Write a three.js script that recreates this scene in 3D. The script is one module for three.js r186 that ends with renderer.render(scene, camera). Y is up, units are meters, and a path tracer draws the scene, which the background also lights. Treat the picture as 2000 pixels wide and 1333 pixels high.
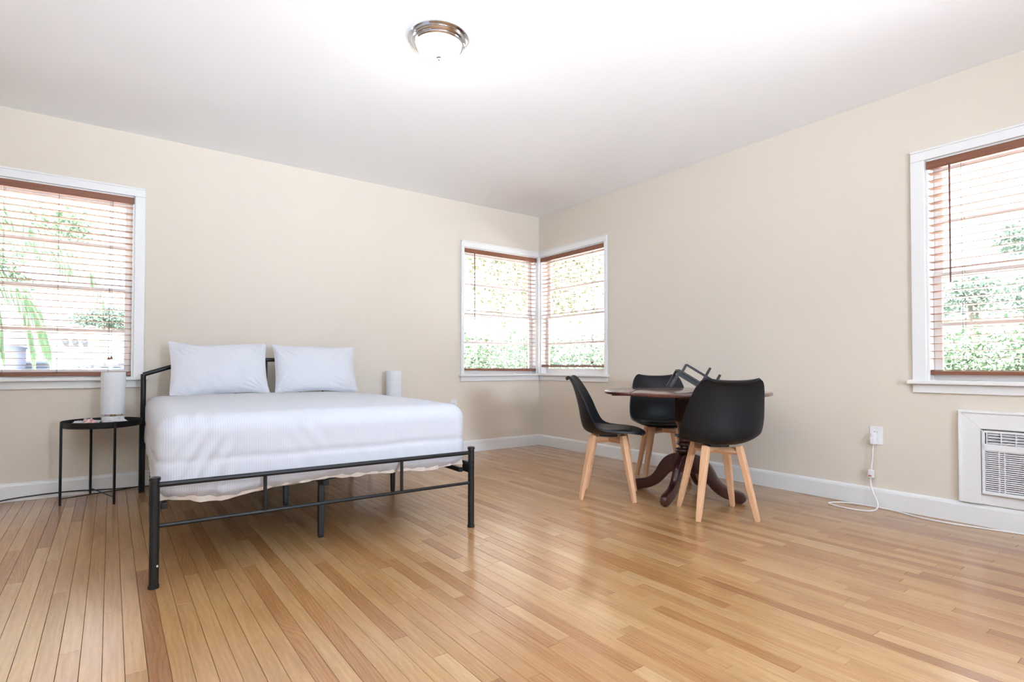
import * as THREE from 'three';
import { RoundedBoxGeometry } from 'three/addons/geometries/RoundedBoxGeometry.js';
import { mergeGeometries, mergeVertices, toCreasedNormals } from 'three/addons/utils/BufferGeometryUtils.js';

// ------------------------------------------------------------------ camera, sky, exposure
// The room's back right corner is the origin: back wall z = 0, right wall x = 0, floor y = 0.
const scene = new THREE.Scene();
const camera = new THREE.PerspectiveCamera(2 * Math.atan(666.5 / 1067.09) * 180 / Math.PI, 2000 / 1333, 0.05, 200);
{
  const yaw = 0.6333, pitch = 0.0182, roll = 0.001;
  const F = new THREE.Vector3(Math.sin(yaw) * Math.cos(pitch), Math.sin(pitch), -Math.cos(yaw) * Math.cos(pitch));
  const R0 = new THREE.Vector3(Math.cos(yaw), 0, Math.sin(yaw)), U0 = new THREE.Vector3().crossVectors(R0, F);
  const R = R0.clone().multiplyScalar(Math.cos(roll)).addScaledVector(U0, Math.sin(roll));
  const U = U0.clone().multiplyScalar(Math.cos(roll)).addScaledVector(R0, -Math.sin(roll));
  camera.quaternion.setFromRotationMatrix(new THREE.Matrix4().makeBasis(R, U, F.clone().negate()));
  camera.position.set(-3.9458, 0.8924, 4.8557);
  camera.setViewOffset(2000, 1333, 0, -30, 2000, 1333);
  camera.updateProjectionMatrix(); camera.updateMatrixWorld(true);
}
const renderer = new THREE.WebGLRenderer();
renderer.toneMapping = THREE.LinearToneMapping;
renderer.toneMappingExposure = 2.02;
renderer.shadowMap.enabled = true;
// overcast sky: a little brighter overhead than at the horizon, the same all round
const SKY = 2.8;
{
  const W = 64, H = 32, d = new Float32Array(W * H * 4);
  for (let j = 0; j < H; j++) {
    const el = ((j + 0.5) / H - 0.5) * Math.PI, s = Math.max(0, Math.sin(el)), L = SKY * (0.8 + 0.4 * s);
    for (let i = 0; i < W; i++) d.set([L * 0.9, L, L * 1.13, 1], (j * W + i) * 4);
  }
  const t = new THREE.DataTexture(d, W, H, THREE.RGBAFormat, THREE.FloatType);
  t.mapping = THREE.EquirectangularReflectionMapping; t.magFilter = THREE.LinearFilter; t.needsUpdate = true;
  scene.background = t;
}

// high sun from behind the house: it lights the ground and trees outside, none of it comes in
const sun = new THREE.DirectionalLight(new THREE.Color(1, 0.99, 0.96), 45);
sun.name = 'sun'; sun.position.set(-9, 22, 11); sun.target.position.set(0, 0, 0); sun.castShadow = true;
Object.assign(sun.shadow.camera, { left: -25, right: 25, top: 25, bottom: -25, near: 1, far: 70 }); sun.shadow.mapSize.set(2048, 2048);
scene.add(sun, sun.target);
// bounced flash: aimed at the ceiling from a stand behind the viewer (its stand is built further down)
// two heads: one turned straight up, one over the bed towards the top of the back wall
const FLASHES = [
  { at: [-4.2, 0.7, 6.9], aim: [-3.85, 2.6, 5.55], power: 72, cone: 0.95, size: 3, label: 'photo flash on a low black stand behind the viewer, turned straight up' },
  { at: [-2.7, 1.35, 7.7], aim: [-1.0, 1.9, 0.5], power: 27, cone: 0.7, size: 15, label: 'photo flash with a round white diffuser behind the viewer, turned to the far corner' },
];
for (const f of FLASHES) {
  const beam = new THREE.SpotLight(new THREE.Color(0.84, 0.98, 1.17), f.power, 0, f.cone, 1, 2);
  beam.name = 'flash_beam'; beam.position.set(...f.at); beam.target.position.set(...f.aim); beam.castShadow = true; beam.shadow.radius = f.size;
  scene.add(beam, beam.target);
}

// ------------------------------------------------------------------ helpers
function rng(seed) { let a = seed >>> 0; return () => { a = (a + 0x6D2B79F5) | 0; let t = Math.imul(a ^ (a >>> 15), 1 | a); t = (t + Math.imul(t ^ (t >>> 7), 61 | t)) ^ t; return ((t ^ (t >>> 14)) >>> 0) / 4294967296; }; }
const V = (x, y, z) => new THREE.Vector3(x, y, z);
const lerp = (a, b, t) => a + (b - a) * t, clamp = (x, a, b) => Math.min(b, Math.max(a, x));
const smooth = (a, b, x) => { const t = clamp((x - a) / (b - a), 0, 1); return t * t * (3 - 2 * t); };
function hash2(x, y, s) { let h = Math.imul(x, 374761393) ^ Math.imul(y, 668265263) ^ Math.imul(s, 2147483647 - 97); h = Math.imul(h ^ (h >>> 13), 1274126177); return ((h ^ (h >>> 16)) >>> 0) / 4294967296; }
function vnoise(x, y, px, py, s) {           // value noise, periodic in px, py cells
  const xi = Math.floor(x), yi = Math.floor(y), fx = x - xi, fy = y - yi, m = (a, n) => ((a % n) + n) % n;
  const u = fx * fx * (3 - 2 * fx), v = fy * fy * (3 - 2 * fy);
  const h = (i, j) => hash2(m(xi + i, px), m(yi + j, py), s);
  return lerp(lerp(h(0, 0), h(1, 0), u), lerp(h(0, 1), h(1, 1), u), v);
}
function tex(W, H, fn, srgb = true, rx = 1, ry = 1) {
  const d = new Uint8Array(W * H * 4);
  for (let j = 0; j < H; j++) for (let i = 0; i < W; i++) {
    const c = fn(i / W, j / H), k = (j * W + i) * 4;
    d[k] = clamp(c[0], 0, 1) * 255; d[k + 1] = clamp(c[1], 0, 1) * 255; d[k + 2] = clamp(c[2], 0, 1) * 255; d[k + 3] = 255;
  }
  const t = new THREE.DataTexture(d, W, H); t.wrapS = t.wrapT = THREE.RepeatWrapping; t.magFilter = THREE.LinearFilter; t.minFilter = THREE.LinearMipmapLinearFilter; t.generateMipmaps = true;
  if (srgb) t.colorSpace = THREE.SRGBColorSpace;
  t.repeat.set(rx, ry); t.needsUpdate = true; return t;
}
const std = (color, roughness = 0.6, o = {}) => new THREE.MeshStandardMaterial({ color, roughness, ...o });
const phys = (color, roughness, o = {}) => new THREE.MeshPhysicalMaterial({ color, roughness, ...o });
function clean(g) {                           // position, normal, uv only; not indexed: ready to merge
  g = g.index ? g.toNonIndexed() : g;
  for (const k of Object.keys(g.attributes)) if (!['position', 'normal', 'uv'].includes(k)) g.deleteAttribute(k);
  if (!g.attributes.normal) g.computeVertexNormals();
  if (!g.attributes.uv) g.setAttribute('uv', new THREE.BufferAttribute(new Float32Array(g.attributes.position.count * 2), 2));
  g.morphAttributes = {}; g.clearGroups(); return g;
}
function uvBox(g, axis) {                     // uv in metres from the dominant side; axis = grain direction (0, 1, 2)
  const p = g.attributes.position, n = g.attributes.normal, uv = g.attributes.uv;
  for (let i = 0; i < p.count; i++) {
    const q = [p.getX(i), p.getY(i), p.getZ(i)], a = [Math.abs(n.getX(i)), Math.abs(n.getY(i)), Math.abs(n.getZ(i))];
    const k = a.indexOf(Math.max(...a)), o = [0, 1, 2].filter((j) => j !== k);
    if (axis !== undefined && o.includes(axis)) uv.setXY(i, q[axis], q[o[0] === axis ? o[1] : o[0]]); else uv.setXY(i, q[o[0]], q[o[1]]);
  }
  return g;
}
const merge = (list, axis) => uvBox(mergeGeometries(list.map(clean)), axis);
function box(x0, x1, y0, y1, z0, z1, r = 0) { // a box by its limits; r rounds the edges
  const w = x1 - x0, h = y1 - y0, d = z1 - z0;
  const g = r ? new RoundedBoxGeometry(w, h, d, 2, Math.min(r, w / 2.01, h / 2.01, d / 2.01)) : new THREE.BoxGeometry(w, h, d);
  g.translate((x0 + x1) / 2, (y0 + y1) / 2, (z0 + z1) / 2); return clean(g);
}
function rod(a, b, r0, r1 = r0, seg = 12) {   // tapered round bar from a to b
  const d = V().subVectors(b, a), g = new THREE.CylinderGeometry(r1, r0, d.length(), seg, 1);
  g.applyQuaternion(new THREE.Quaternion().setFromUnitVectors(V(0, 1, 0), d.normalize())); g.translate((a.x + b.x) / 2, (a.y + b.y) / 2, (a.z + b.z) / 2); return clean(g);
}
function bar(a, b, w, h, w1 = w, h1 = h, r = 0.003, turn = 0) { // square bar from a to b with tapering section
  const d = V().subVectors(b, a), L = d.length(), g = new RoundedBoxGeometry(1, L, 1, 2, 0.12), p = g.attributes.position;
  for (let i = 0; i < p.count; i++) { const t = p.getY(i) / L + 0.5; p.setX(i, p.getX(i) * lerp(w, w1, t)); p.setZ(i, p.getZ(i) * lerp(h, h1, t)); }
  g.rotateY(turn); g.computeVertexNormals();
  g.applyQuaternion(new THREE.Quaternion().setFromUnitVectors(V(0, 1, 0), d.normalize())); g.translate((a.x + b.x) / 2, (a.y + b.y) / 2, (a.z + b.z) / 2); return clean(g);
}
function tube(pts, r, seg = 40, rad = 6) { return clean(new THREE.TubeGeometry(new THREE.CatmullRomCurve3(pts, false, 'centripetal'), seg, r, rad)); }
function lathe(pts, seg = 48) { return clean(toCreasedNormals(new THREE.LatheGeometry(pts.map(([r, y]) => new THREE.Vector2(r, y)), seg), 0.7)); }

const names = new Map();
function numbered(n) { const k = names.get(n) || 0; names.set(n, k + 1); return k ? `${n}_${String(k).padStart(3, '0')}` : n; }
function tag(o, label, category, group, kind) { o.userData.label = label; o.userData.category = category; if (group) o.userData.group = group; if (kind) o.userData.kind = kind; return o; }
function thing(name, label, category, at = [0, 0, 0], turn = 0, group, kind) {
  const o = new THREE.Group(); o.name = numbered(name); o.position.set(...at); o.rotation.y = turn; scene.add(o); return tag(o, label, category, group, kind);
}
function part(name, g, m, parent, label) { const o = new THREE.Mesh(g, m); o.name = name; parent.add(o); if (label) o.userData.label = label; return o; }
function solo(name, g, m, label, category, group, kind) { const o = new THREE.Mesh(g, m); o.name = numbered(name); scene.add(o); return tag(o, label, category, group, kind); }

// ------------------------------------------------------------------ materials
const speck = tex(256, 256, (u, v) => { const n = 0.5 * vnoise(u * 64, v * 64, 64, 64, 3) + 0.3 * vnoise(u * 24, v * 24, 24, 24, 4) + 0.2 * vnoise(u * 128, v * 128, 128, 128, 5); return [n, n, n]; }, false, 2, 2);
const M = {
  wall: std(new THREE.Color('#dcd2c4'), 0.75, { bumpMap: speck, bumpScale: 0.0004 }),
  ceiling: std(new THREE.Color('#f4f4f4'), 0.9, { bumpMap: speck, bumpScale: 0.0005 }),
  trim: std(new THREE.Color('#e6e6e5'), 0.38),
  subfloor: std(new THREE.Color('#4a3019'), 0.9),
  glass: phys(0xffffff, 0.02, { transmission: 1, thickness: 0, ior: 1.45 }),
  blackMetal: std(new THREE.Color('#17191c'), 0.4, { metalness: 0.2 }),
  trayMetal: std(new THREE.Color('#17181a'), 0.45, { metalness: 0.2 }),
  shell: phys(new THREE.Color('#0d1015'), 0.5, { specularIntensity: 0.7 }),
  cushion: std(new THREE.Color('#0b0c0e'), 0.5, { bumpMap: speck, bumpScale: 0.0006 }),
  chrome: std(new THREE.Color('#d8d8dc'), 0.12, { metalness: 1 }),
  whitePlastic: std(new THREE.Color('#e6e6e8'), 0.4),
  cordWhite: std(new THREE.Color('#e9e4e2'), 0.5),
  darkPlastic: std(new THREE.Color('#3b3c40'), 0.6),
  cordBlack: std(new THREE.Color('#121214'), 0.5),
  shade: phys(new THREE.Color('#f6f8fb'), 0.9, { transmission: 0.35, thickness: 0, side: THREE.DoubleSide }),
  brass: std(new THREE.Color('#a98b56'), 0.35, { metalness: 0.8 }),
};
// grain for wood: streaks along u
const grainTex = (seed, base, dark, lines, amp) => tex(1024, 256, (u, v) => {
  const w = vnoise(u * 6, v * 4, 6, 4, seed) * 0.06;
  const a = vnoise(u * 10, (v + w) * 56, 10, 56, seed + 1), b = vnoise(u * 48, v * 120, 48, 120, seed + 2), c = vnoise(u * 5, v * 5, 5, 5, seed + 3);
  const ring = lines * Math.pow(0.5 + 0.5 * Math.sin(((v + w * 1.4) * 34 + c * 5) * 6.283), 3);
  const t = clamp(amp * (0.55 * a + 0.3 * b + 0.35 * c - 0.3) + ring, 0, 1);
  return [lerp(base[0], dark[0], t), lerp(base[1], dark[1], t), lerp(base[2], dark[2], t)];
});
const mapleMap = grainTex(11, [1, 1, 1], [0.84, 0.79, 0.72], 0.05, 0.9), figureMap = grainTex(31, [1, 0.99, 0.97], [0.8, 0.72, 0.63], 0.35, 0.8);
for (const t of [mapleMap, figureMap]) t.repeat.set(0.7, 2.6);
const floorBump = tex(256, 256, (u, v) => { const n = 0.6 * vnoise(u * 8, v * 24, 8, 24, 51) + 0.4 * vnoise(u * 20, v * 64, 20, 64, 52); return [n, n, n]; }, false, 1.3, 5);
const plankTones = ['#bb9162', '#b68a5c', '#bf9769', '#b28556', '#b88e5f', '#ae8153', '#c29d71', '#a3764c'];
M.planks = plankTones.map((c, k) => phys(new THREE.Color(c), 0.45, { specularIntensity: 0.4, map: k === 3 || k === 7 || k === 5 ? figureMap : mapleMap, bumpMap: floorBump, bumpScale: 0.0005, clearcoat: 1, clearcoatRoughness: 0.19 }));
const blindMap = grainTex(71, [1, 1, 1], [0.8, 0.7, 0.62], 0.12, 0.8); blindMap.repeat.set(0.8, 6);
M.blind = std(new THREE.Color('#a8806a'), 0.5, { map: blindMap });
M.blindRail = std(new THREE.Color('#8c5b43'), 0.45, { map: blindMap });
const beechMap = grainTex(91, [1, 1, 1], [0.91, 0.84, 0.76], 0.1, 0.9); beechMap.repeat.set(1.4, 6);
M.beech = std(new THREE.Color('#dbb08c'), 0.5, { map: beechMap });
const cherryMap = grainTex(111, [1, 1, 1], [0.55, 0.42, 0.4], 0.25, 1); cherryMap.repeat.set(1.1, 4);
M.cherry = phys(new THREE.Color('#4a2420'), 0.35, { map: cherryMap, clearcoat: 0.6, clearcoatRoughness: 0.12 });
M.cherryTop = phys(new THREE.Color('#6b3a30'), 0.3, { map: cherryMap, clearcoat: 0.8, clearcoatRoughness: 0.1 });
// white cotton with fine blue-grey woven stripes
const stripe = tex(64, 8, (u) => { const s = smooth(0.34, 0.42, u) * (1 - smooth(0.56, 0.64, u)); return [lerp(0.965, 0.915, s), lerp(0.965, 0.92, s), lerp(0.97, 0.938, s)]; });
stripe.repeat.set(105, 1);
M.sheet = std(new THREE.Color('#d0d2d8'), 0.85, { map: stripe });
M.hem = std(new THREE.Color('#ded3c6'), 0.9);
const stripeP = stripe.clone(); stripeP.repeat.set(1, 1); stripeP.rotation = Math.PI / 2; stripeP.repeat.set(100, 100); stripeP.needsUpdate = true;
M.pillow = std(new THREE.Color('#e0e1e6'), 0.85, { map: stripeP });

// ------------------------------------------------------------------ room shell
const RX0 = -5.7, RZ1 = 8.2, CH = 2.6, WT = 0.13;
const Y0 = 0.8, Y1 = 2.135;                          // window openings
// openings along each wall, in the wall's own axis (left to right seen from inside)
function wallMesh(name, x0, x1, holes, at, turn, label) {
  const s = new THREE.Shape([[x0, 0], [x1, 0], [x1, CH], [x0, CH]].map((p) => new THREE.Vector2(...p)));
  for (const [a, b, c, d] of holes) s.holes.push(new THREE.Path([[a, c], [a, d], [b, d], [b, c]].map((p) => new THREE.Vector2(...p))));
  const g = new THREE.ExtrudeGeometry(s, { depth: WT, bevelEnabled: false }); g.translate(0, 0, -WT);
  const o = solo(name, uvBox(clean(g)), M.wall, label, 'wall', null, 'structure'); o.position.set(...at); o.rotation.y = turn; return o;
}
const WIN = {
  left: [-4.94, -3.815], cornerB: [-1.006, -0.028], cornerR: [0.028, 1.042], right: [3.69, 4.82],
};
// the two walls that meet at the corner window stop at the corner post
wallMesh('wall_back', RX0 - WT, 0, [[...WIN.left, Y0, Y1], [WIN.cornerB[0], -0.0281, Y0, Y1]], [0, 0, 0], 0, 'cream back wall behind the bed');
wallMesh('wall_right', 0, RZ1 + WT, [[0.0281, WIN.cornerR[1], Y0, Y1], [...WIN.right, Y0, Y1], [3.942, 4.678, 0.184, 0.54]], [0, 0, 0], -Math.PI / 2, 'cream right wall behind the dining table');

wallMesh('wall_left', -RZ1 - WT, WT, [], [RX0, 0, 0], Math.PI / 2, 'cream wall on the left outside the picture');
wallMesh('wall_front', 0, -RX0, [], [0, 0, RZ1], Math.PI, 'cream wall behind the viewer');
// outer corner of the two walls below and above the corner window
solo('wall_corner', merge([box(0, WT, 0, Y0, -WT, 0), box(0, WT, Y1, CH, -WT, 0)]), M.wall, 'cream outer corner above and below the corner window', 'wall', null, 'structure');
solo('ceiling', merge([box(RX0 - WT, WT, CH, CH + 0.12, -WT, RZ1 + WT)]), M.ceiling, 'plain white ceiling', 'ceiling', null, 'structure');

// floor: strip boards that run towards the back wall
{
  const floor = solo('floor', merge([box(RX0 - WT, WT, -0.16, -0.014, -WT, RZ1 + WT)]), M.subfloor, 'narrow strip wood floor in honey maple tones', 'floor', null, 'structure');
  const R = rng(7), SW = 0.0542, boards = [];
  const n = Math.ceil(-RX0 / SW);
  for (let k = 0; k < n; k++) {
    let z = -R() * 1.2, last = -1;
    while (z < RZ1) {
      const x1 = -k * SW, x0 = Math.max(RX0, x1 - SW), wide = x0 < -3.2;
      const L = wide ? 1.1 + R() * 1.6 : 0.3 + R() * R() * 1.5;
      const a = Math.max(z, 0), b = Math.min(z + L, RZ1);
      let t = Math.floor(R() * 7.25); if (t === last) t = (t + 1) % 7; if (t === 5 && R() < 0.5) t = 1; last = t;
      if (b - a > 0.02) boards.push({ x0, x1, a, b, t, u: R() * 3, v: R() * 3, h: (R() - 0.5) * 0.0005, tilt: (R() - 0.5) * 0.0006 });
      z += L;
    }
  }
  function boardGeometry(q) {
    const g = 0.00045, c = 0.0008, x0 = q.x0 + g, x1 = q.x1 - g, z0 = q.a + g, z1 = q.b - g, yb = -0.0135, ys = -0.0011;
    const ring = (i, y, t = 0) => [[x0 + i, y - t, z0 + i], [x1 - i, y + t, z0 + i], [x1 - i, y + t, z1 - i], [x0 + i, y - t, z1 - i]];
    const r = [ring(0, yb), ring(0, ys + q.h), ring(c, q.h, q.tilt)], pos = [], uv = [];
    const tri = (...ps) => ps.forEach((p) => { pos.push(...p); uv.push(p[2] + q.u, p[0] + p[1] + q.v); });
    for (let s = 0; s < 2; s++) for (let i = 0; i < 4; i++) { const j = (i + 1) % 4, A = r[s][i], B = r[s][j], C = r[s + 1][j], D = r[s + 1][i]; tri(A, C, B); tri(A, D, C); }
    const [A, B, C, D] = r[2]; tri(A, C, B); tri(A, D, C);
    const geo = new THREE.BufferGeometry(); geo.setAttribute('position', new THREE.Float32BufferAttribute(pos, 3)); geo.setAttribute('uv', new THREE.Float32BufferAttribute(uv, 2)); geo.computeVertexNormals(); return geo;
  }
  const p = V();
  for (const q of boards) {                          // how much of the picture each board takes
    let area = 0; const N = 8;
    for (let i = 0; i < N; i++) {
      p.set((q.x0 + q.x1) / 2, 0, lerp(q.a, q.b, (i + 0.5) / N)).applyMatrix4(camera.matrixWorldInverse);
      const d = -p.z, X = p.x / d, Y = p.y / d;
      if (d > 0.3 && Math.abs(X) < 0.98 && Y > -0.63) area += (q.b - q.a) / N * (q.x1 - q.x0) / (d * d * d);
    }
    q.area = area;
  }
  boards.sort((a, b) => b.area - a.area);
  boards.slice(0, 300).forEach((q) => part('plank', boardGeometry(q), M.planks[q.t], floor));
  const rest = boards.slice(300), byTone = M.planks.map((m, t) => rest.filter((q) => q.t === t).map(boardGeometry));
  const gs = byTone.map((l) => l.length ? mergeGeometries(l) : null);
  const used = M.planks.map((m, t) => t).filter((t) => gs[t]);
  const all = mergeGeometries(used.map((t) => gs[t]), true);
  const o = part('planks', all, used.map((t) => M.planks[t]), floor); o.name = 'plank'; o.userData.kind = 'stuff';
}
// baseboards
function baseboard(name, x0, x1, at, turn, label) {
  const prof = new THREE.Shape([[0, 0], [0.017, 0], [0.017, 0.1], [0.014, 0.11], [0.006, 0.117], [0, 0.12]].map((q) => new THREE.Vector2(...q)));
  const g = new THREE.ExtrudeGeometry(prof, { depth: x1 - x0, bevelEnabled: false }); g.rotateY(Math.PI / 2); g.scale(1, 1, -1); g.translate(x0, 0.001, 0);
  const ix = g.index; const c = clean(g), pp = c.attributes.position.array, nn = c.attributes.normal.array;
  for (let i = 0; i < pp.length; i += 9) for (let k = 0; k < 3; k++) { const t = pp[i + 3 + k]; pp[i + 3 + k] = pp[i + 6 + k]; pp[i + 6 + k] = t; }
  c.computeVertexNormals();
  const o = solo(name, uvBox(c), M.trim, label, 'baseboard', null, 'structure'); o.position.set(...at); o.rotation.y = turn; return o;
}
baseboard('baseboard_back', RX0, 0, [0, 0, 0], 0, 'white baseboard along the back wall');
baseboard('baseboard_right', 0.017, RZ1, [0, 0, 0], -Math.PI / 2, 'white baseboard along the right wall');
baseboard('baseboard_left', -RZ1, 0, [RX0, 0, 0], Math.PI / 2, 'white baseboard along the left wall outside the picture');

// ------------------------------------------------------------------ windows
function makeWindow(n, a, b, y0, y1, at, turn, label, o = {}) {
  const w = thing(`window_${n}`, label, 'window', at, turn, null, 'structure');
  const cl = o.cl ?? 0.065, cr = o.cr ?? 0.065, ct = o.ct ?? 0.064, D = 0.02;
  const casing = (x0, x1, ya, yb) => [box(x0, x1, ya, yb, 0, D, 0.004)];
  if (cl) part('casing', merge(casing(a - cl, a, y0, y1)), M.trim, w);
  if (cr) part('casing', merge(casing(b, b + cr, y0, y1)), M.trim, w);
  part('head_casing', merge([...casing(a - cl, b + cr, y1, y1 + ct), box(a - cl, b + cr, y1 + ct - 0.012, y1 + ct, 0, D + 0.006, 0.003)]), M.trim, w);
  const el = cl ? 0.022 : 0, er = cr ? 0.022 : 0;
  part('stool', merge([box(a - cl - el, b + cr + er, y0 - 0.012, y0 + 0.012, -0.06, 0.05, 0.006)]), M.trim, w);
  part('apron', merge([box(a - cl, b + cr, y0 - 0.064, y0 - 0.012, 0, 0.016, 0.003)]), M.trim, w);
  const jambs = [box(a, b, y1 - 0.012, y1, -WT, 0), box(a, a + 0.012, y0, y1, -WT, 0), box(b - 0.012, b, y0, y1, -WT, 0), box(a, b, y0 - 0.01, y0 + 0.006, -WT - 0.03, -0.05)];
  part('jamb', merge(jambs), M.trim, w);
  const A = a + 0.012, B = b - 0.012, m = o.meet ?? 1.44, yb = y0 + 0.012, yt = y1 - 0.012, st = 0.042;
  const sash = (z, ya, yc, lo, hi) => {
    const s = part('sash', merge([box(A, A + st, ya, yc, z - 0.012, z + 0.012, 0.003), box(B - st, B, ya, yc, z - 0.012, z + 0.012, 0.003), box(A + st - 0.002, B - st + 0.002, ya, ya + lo, z - 0.012, z + 0.012, 0.003), box(A + st - 0.002, B - st + 0.002, yc - hi, yc, z - 0.012, z + 0.012, 0.003)]), M.trim, w);
    const mid = (ya + lo + yc - hi) / 2;
    if (!o.plain) part('muntin', merge([box(A + st - 0.002, B - st + 0.002, mid - 0.011, mid + 0.011, z - 0.01, z + 0.01, 0.003)]), M.trim, s);
    const pane = (p, q) => part('pane', merge([box(A + st, B - st, p, q, z - 0.0015, z + 0.0015)]), M.glass, s);
    if (o.plain) pane(ya + lo, yc - hi); else { pane(ya + lo, mid - 0.011); pane(mid + 0.011, yc - hi); }
  };
  sash(-0.088, yb, m + 0.018, 0.055, 0.034); sash(-0.114, m - 0.018, yt, 0.034, 0.045);
  return w;
}
makeWindow(1, ...WIN.left, Y0, Y1, [0, 0, 0], 0, 'white sash window left of the bed, behind the left nightstand');
makeWindow(2, ...WIN.cornerB, Y0, Y1, [0, 0, 0], 0, 'left half of the white corner window, on the back wall', { cl: 0.036, cr: 0 });
makeWindow(3, ...WIN.cornerR, Y0, Y1, [0, 0, 0], -Math.PI / 2, 'right half of the white corner window, on the right wall', { cl: 0, cr: 0.036 });
makeWindow(4, ...WIN.right, Y0, Y1, [0, 0, 0], -Math.PI / 2, 'white sash window on the right wall above the air conditioner', { cl: 0.072, cr: 0.072 });
// post and head where the two halves of the corner window meet
solo('trim_1', merge([box(-0.028, WT, Y0, Y1, -WT, 0.028, 0.004), box(-0.03, 0.02, Y1, Y1 + 0.064, -0.02, 0.0205, 0.002), box(-0.03, 0.016, Y0 - 0.064, Y0 - 0.012, -0.016, 0.0165, 0.002), box(-0.05, 0.02, Y0 - 0.012, Y0 + 0.012, -0.02, 0.05, 0.004)]), M.trim, 'slim white post between the halves of the corner window', 'trim', null, 'structure');

// ------------------------------------------------------------------ wooden blinds
function makeBlind(a, b, at, turn, label, o) {
  const w = thing('window_blind', label, 'blind', at, turn, 'brown wooden blinds in the windows');
  const x0 = a + 0.008, x1 = b - 0.008, zc = -0.032;
  part('valance', merge([box(x0 - 0.004, x1 + 0.004, 2.078, 2.126, -0.008, 0.004, 0.003)], 0), M.blindRail, w);
  part('headrail', merge([box(x0, x1, 2.085, 2.124, -0.058, -0.009)], 0), M.blindRail, w);
  const bot = o.bottom, top = 2.053, pitch = 0.0445, slat = merge([box(x0, x1, -0.0015, 0.0015, -0.025, 0.025, 0.001)], 0);
  for (let k = 0, y = top; y > bot + 0.045; k++, y -= pitch) { const s = part('slat', slat, M.blind, w); s.position.set(0, y, zc); s.rotation.z = (o.skew || 0) * k / 27; s.rotation.x = -0.022; }
  const stack = part('bottom_rail', merge([box(x0, x1, -0.01, 0.01, -0.025, 0.025, 0.003), box(x0, x1, 0.0115, 0.0145, -0.024, 0.024, 0.001), box(x0, x1, 0.016, 0.019, -0.025, 0.024, 0.001)], 0), M.blindRail, w);
  stack.position.set(0, bot, zc); stack.rotation.z = o.skew || 0;
  for (const x of o.cords) part('ladder_cord', merge([rod(V(x, bot, zc + 0.026), V(x, 2.08, zc + 0.026), 0.0009, 0.0009, 5), rod(V(x, bot, zc - 0.026), V(x, 2.08, zc - 0.026), 0.0009, 0.0009, 5)]), M.darkPlastic, w);
  if (o.wand) part('tilt_wand', merge([rod(V(o.wand, 1.385, 0.012), V(o.wand, 2.06, 0.008), 0.0045, 0.0045, 6), box(o.wand - 0.004, o.wand + 0.004, 2.055, 2.085, 0.004, 0.012)]), M.wand, w);
  if (o.pull) {
    const [x, y] = o.pull;
    part('pull_cord', merge([tube([V(x, 2.08, 0.008), V(x - 0.004, 1.5, 0.01), V(x - 0.007, y + 0.02, 0.01)], 0.0012, 20, 5), tube([V(x + 0.008, 2.08, 0.008), V(x + 0.006, 1.5, 0.01), V(x + 0.009, y + 0.024, 0.01)], 0.0012, 20, 5)]), M.darkPlastic, w);
    for (const [dx, dy] of [[-0.007, 0], [0.009, 0.005]]) part('tassel', lathe([[0, 0], [0.008, 0.002], [0.009, 0.008], [0.004, 0.02], [0, 0.024]].map(([r, h]) => [r, h + y + dy]), 12).translate(x + dx, 0, 0.01), M.blindRail, w);
  }
  return w;
}
M.wand = std(new THREE.Color('#6e4038'), 0.4);
makeBlind(...WIN.left, [0, 0, 0], 0, 'brown wooden blind in the window left of the bed', { bottom: 0.832, cords: [-3.962, -4.246, -4.525, -4.80], pull: [-3.952, 0.935] });
makeBlind(...WIN.cornerB, [0, 0, 0], 0, 'brown wooden blind in the left half of the corner window', { bottom: 0.848, skew: -0.012, cords: [-0.86, -0.52, -0.17], wand: -0.876 });
makeBlind(...WIN.cornerR, [0, 0, 0], -Math.PI / 2, 'brown wooden blind in the right half of the corner window', { bottom: 0.893, cords: [0.2, 0.53, 0.87], pull: [0.868, 0.918] });
makeBlind(...WIN.right, [0, 0, 0], -Math.PI / 2, 'brown wooden blind in the window above the air conditioner', { bottom: 0.855, cords: [3.86, 4.25, 4.64], wand: 3.81 });

// ------------------------------------------------------------------ ceiling light
{
  const L = thing('ceiling_light', 'round flush ceiling light with chrome rim and frosted dome', 'ceiling light', [-2.595, CH, 2.373]);
  part('rim', lathe([[0, 0], [0.135, 0], [0.15, -0.004], [0.154, -0.012], [0.146, -0.019], [0.138, -0.021], [0.141, -0.028], [0.136, -0.036], [0.128, -0.039], [0.13, -0.046], [0.124, -0.052], [0.116, -0.05], [0.114, -0.03], [0, -0.03]], 64), M.chrome, L);
  const dome = []; for (let i = 0; i <= 14; i++) { const t = i / 14 * Math.PI / 2; dome.push([0.117 * Math.cos(t), -0.046 - 0.062 * Math.sin(t)]); }
  const dm = std(new THREE.Color('#f6f4ee'), 0.5, { emissive: new THREE.Color(1, 0.985, 0.95), emissiveIntensity: 1.6 });
  part('dome_bulb_glass', lathe([...dome.map(([r, y]) => [Math.max(r, 0.0005), y])], 48), dm, L, 'frosted white glass dome, lit').name = 'dome';
  part('finial', lathe([[0, -0.102], [0.012, -0.104], [0.014, -0.109], [0.006, -0.112], [0.007, -0.117], [0.004, -0.124], [0, -0.126]], 20), M.chrome, L);
  const bulb = new THREE.PointLight(new THREE.Color(1, 0.98, 0.94), 0.42); bulb.name = 'ceiling_lamp'; bulb.position.set(-2.595, CH - 0.085, 2.373); bulb.castShadow = true; bulb.shadow.radius = 4; scene.add(bulb);
}

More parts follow.
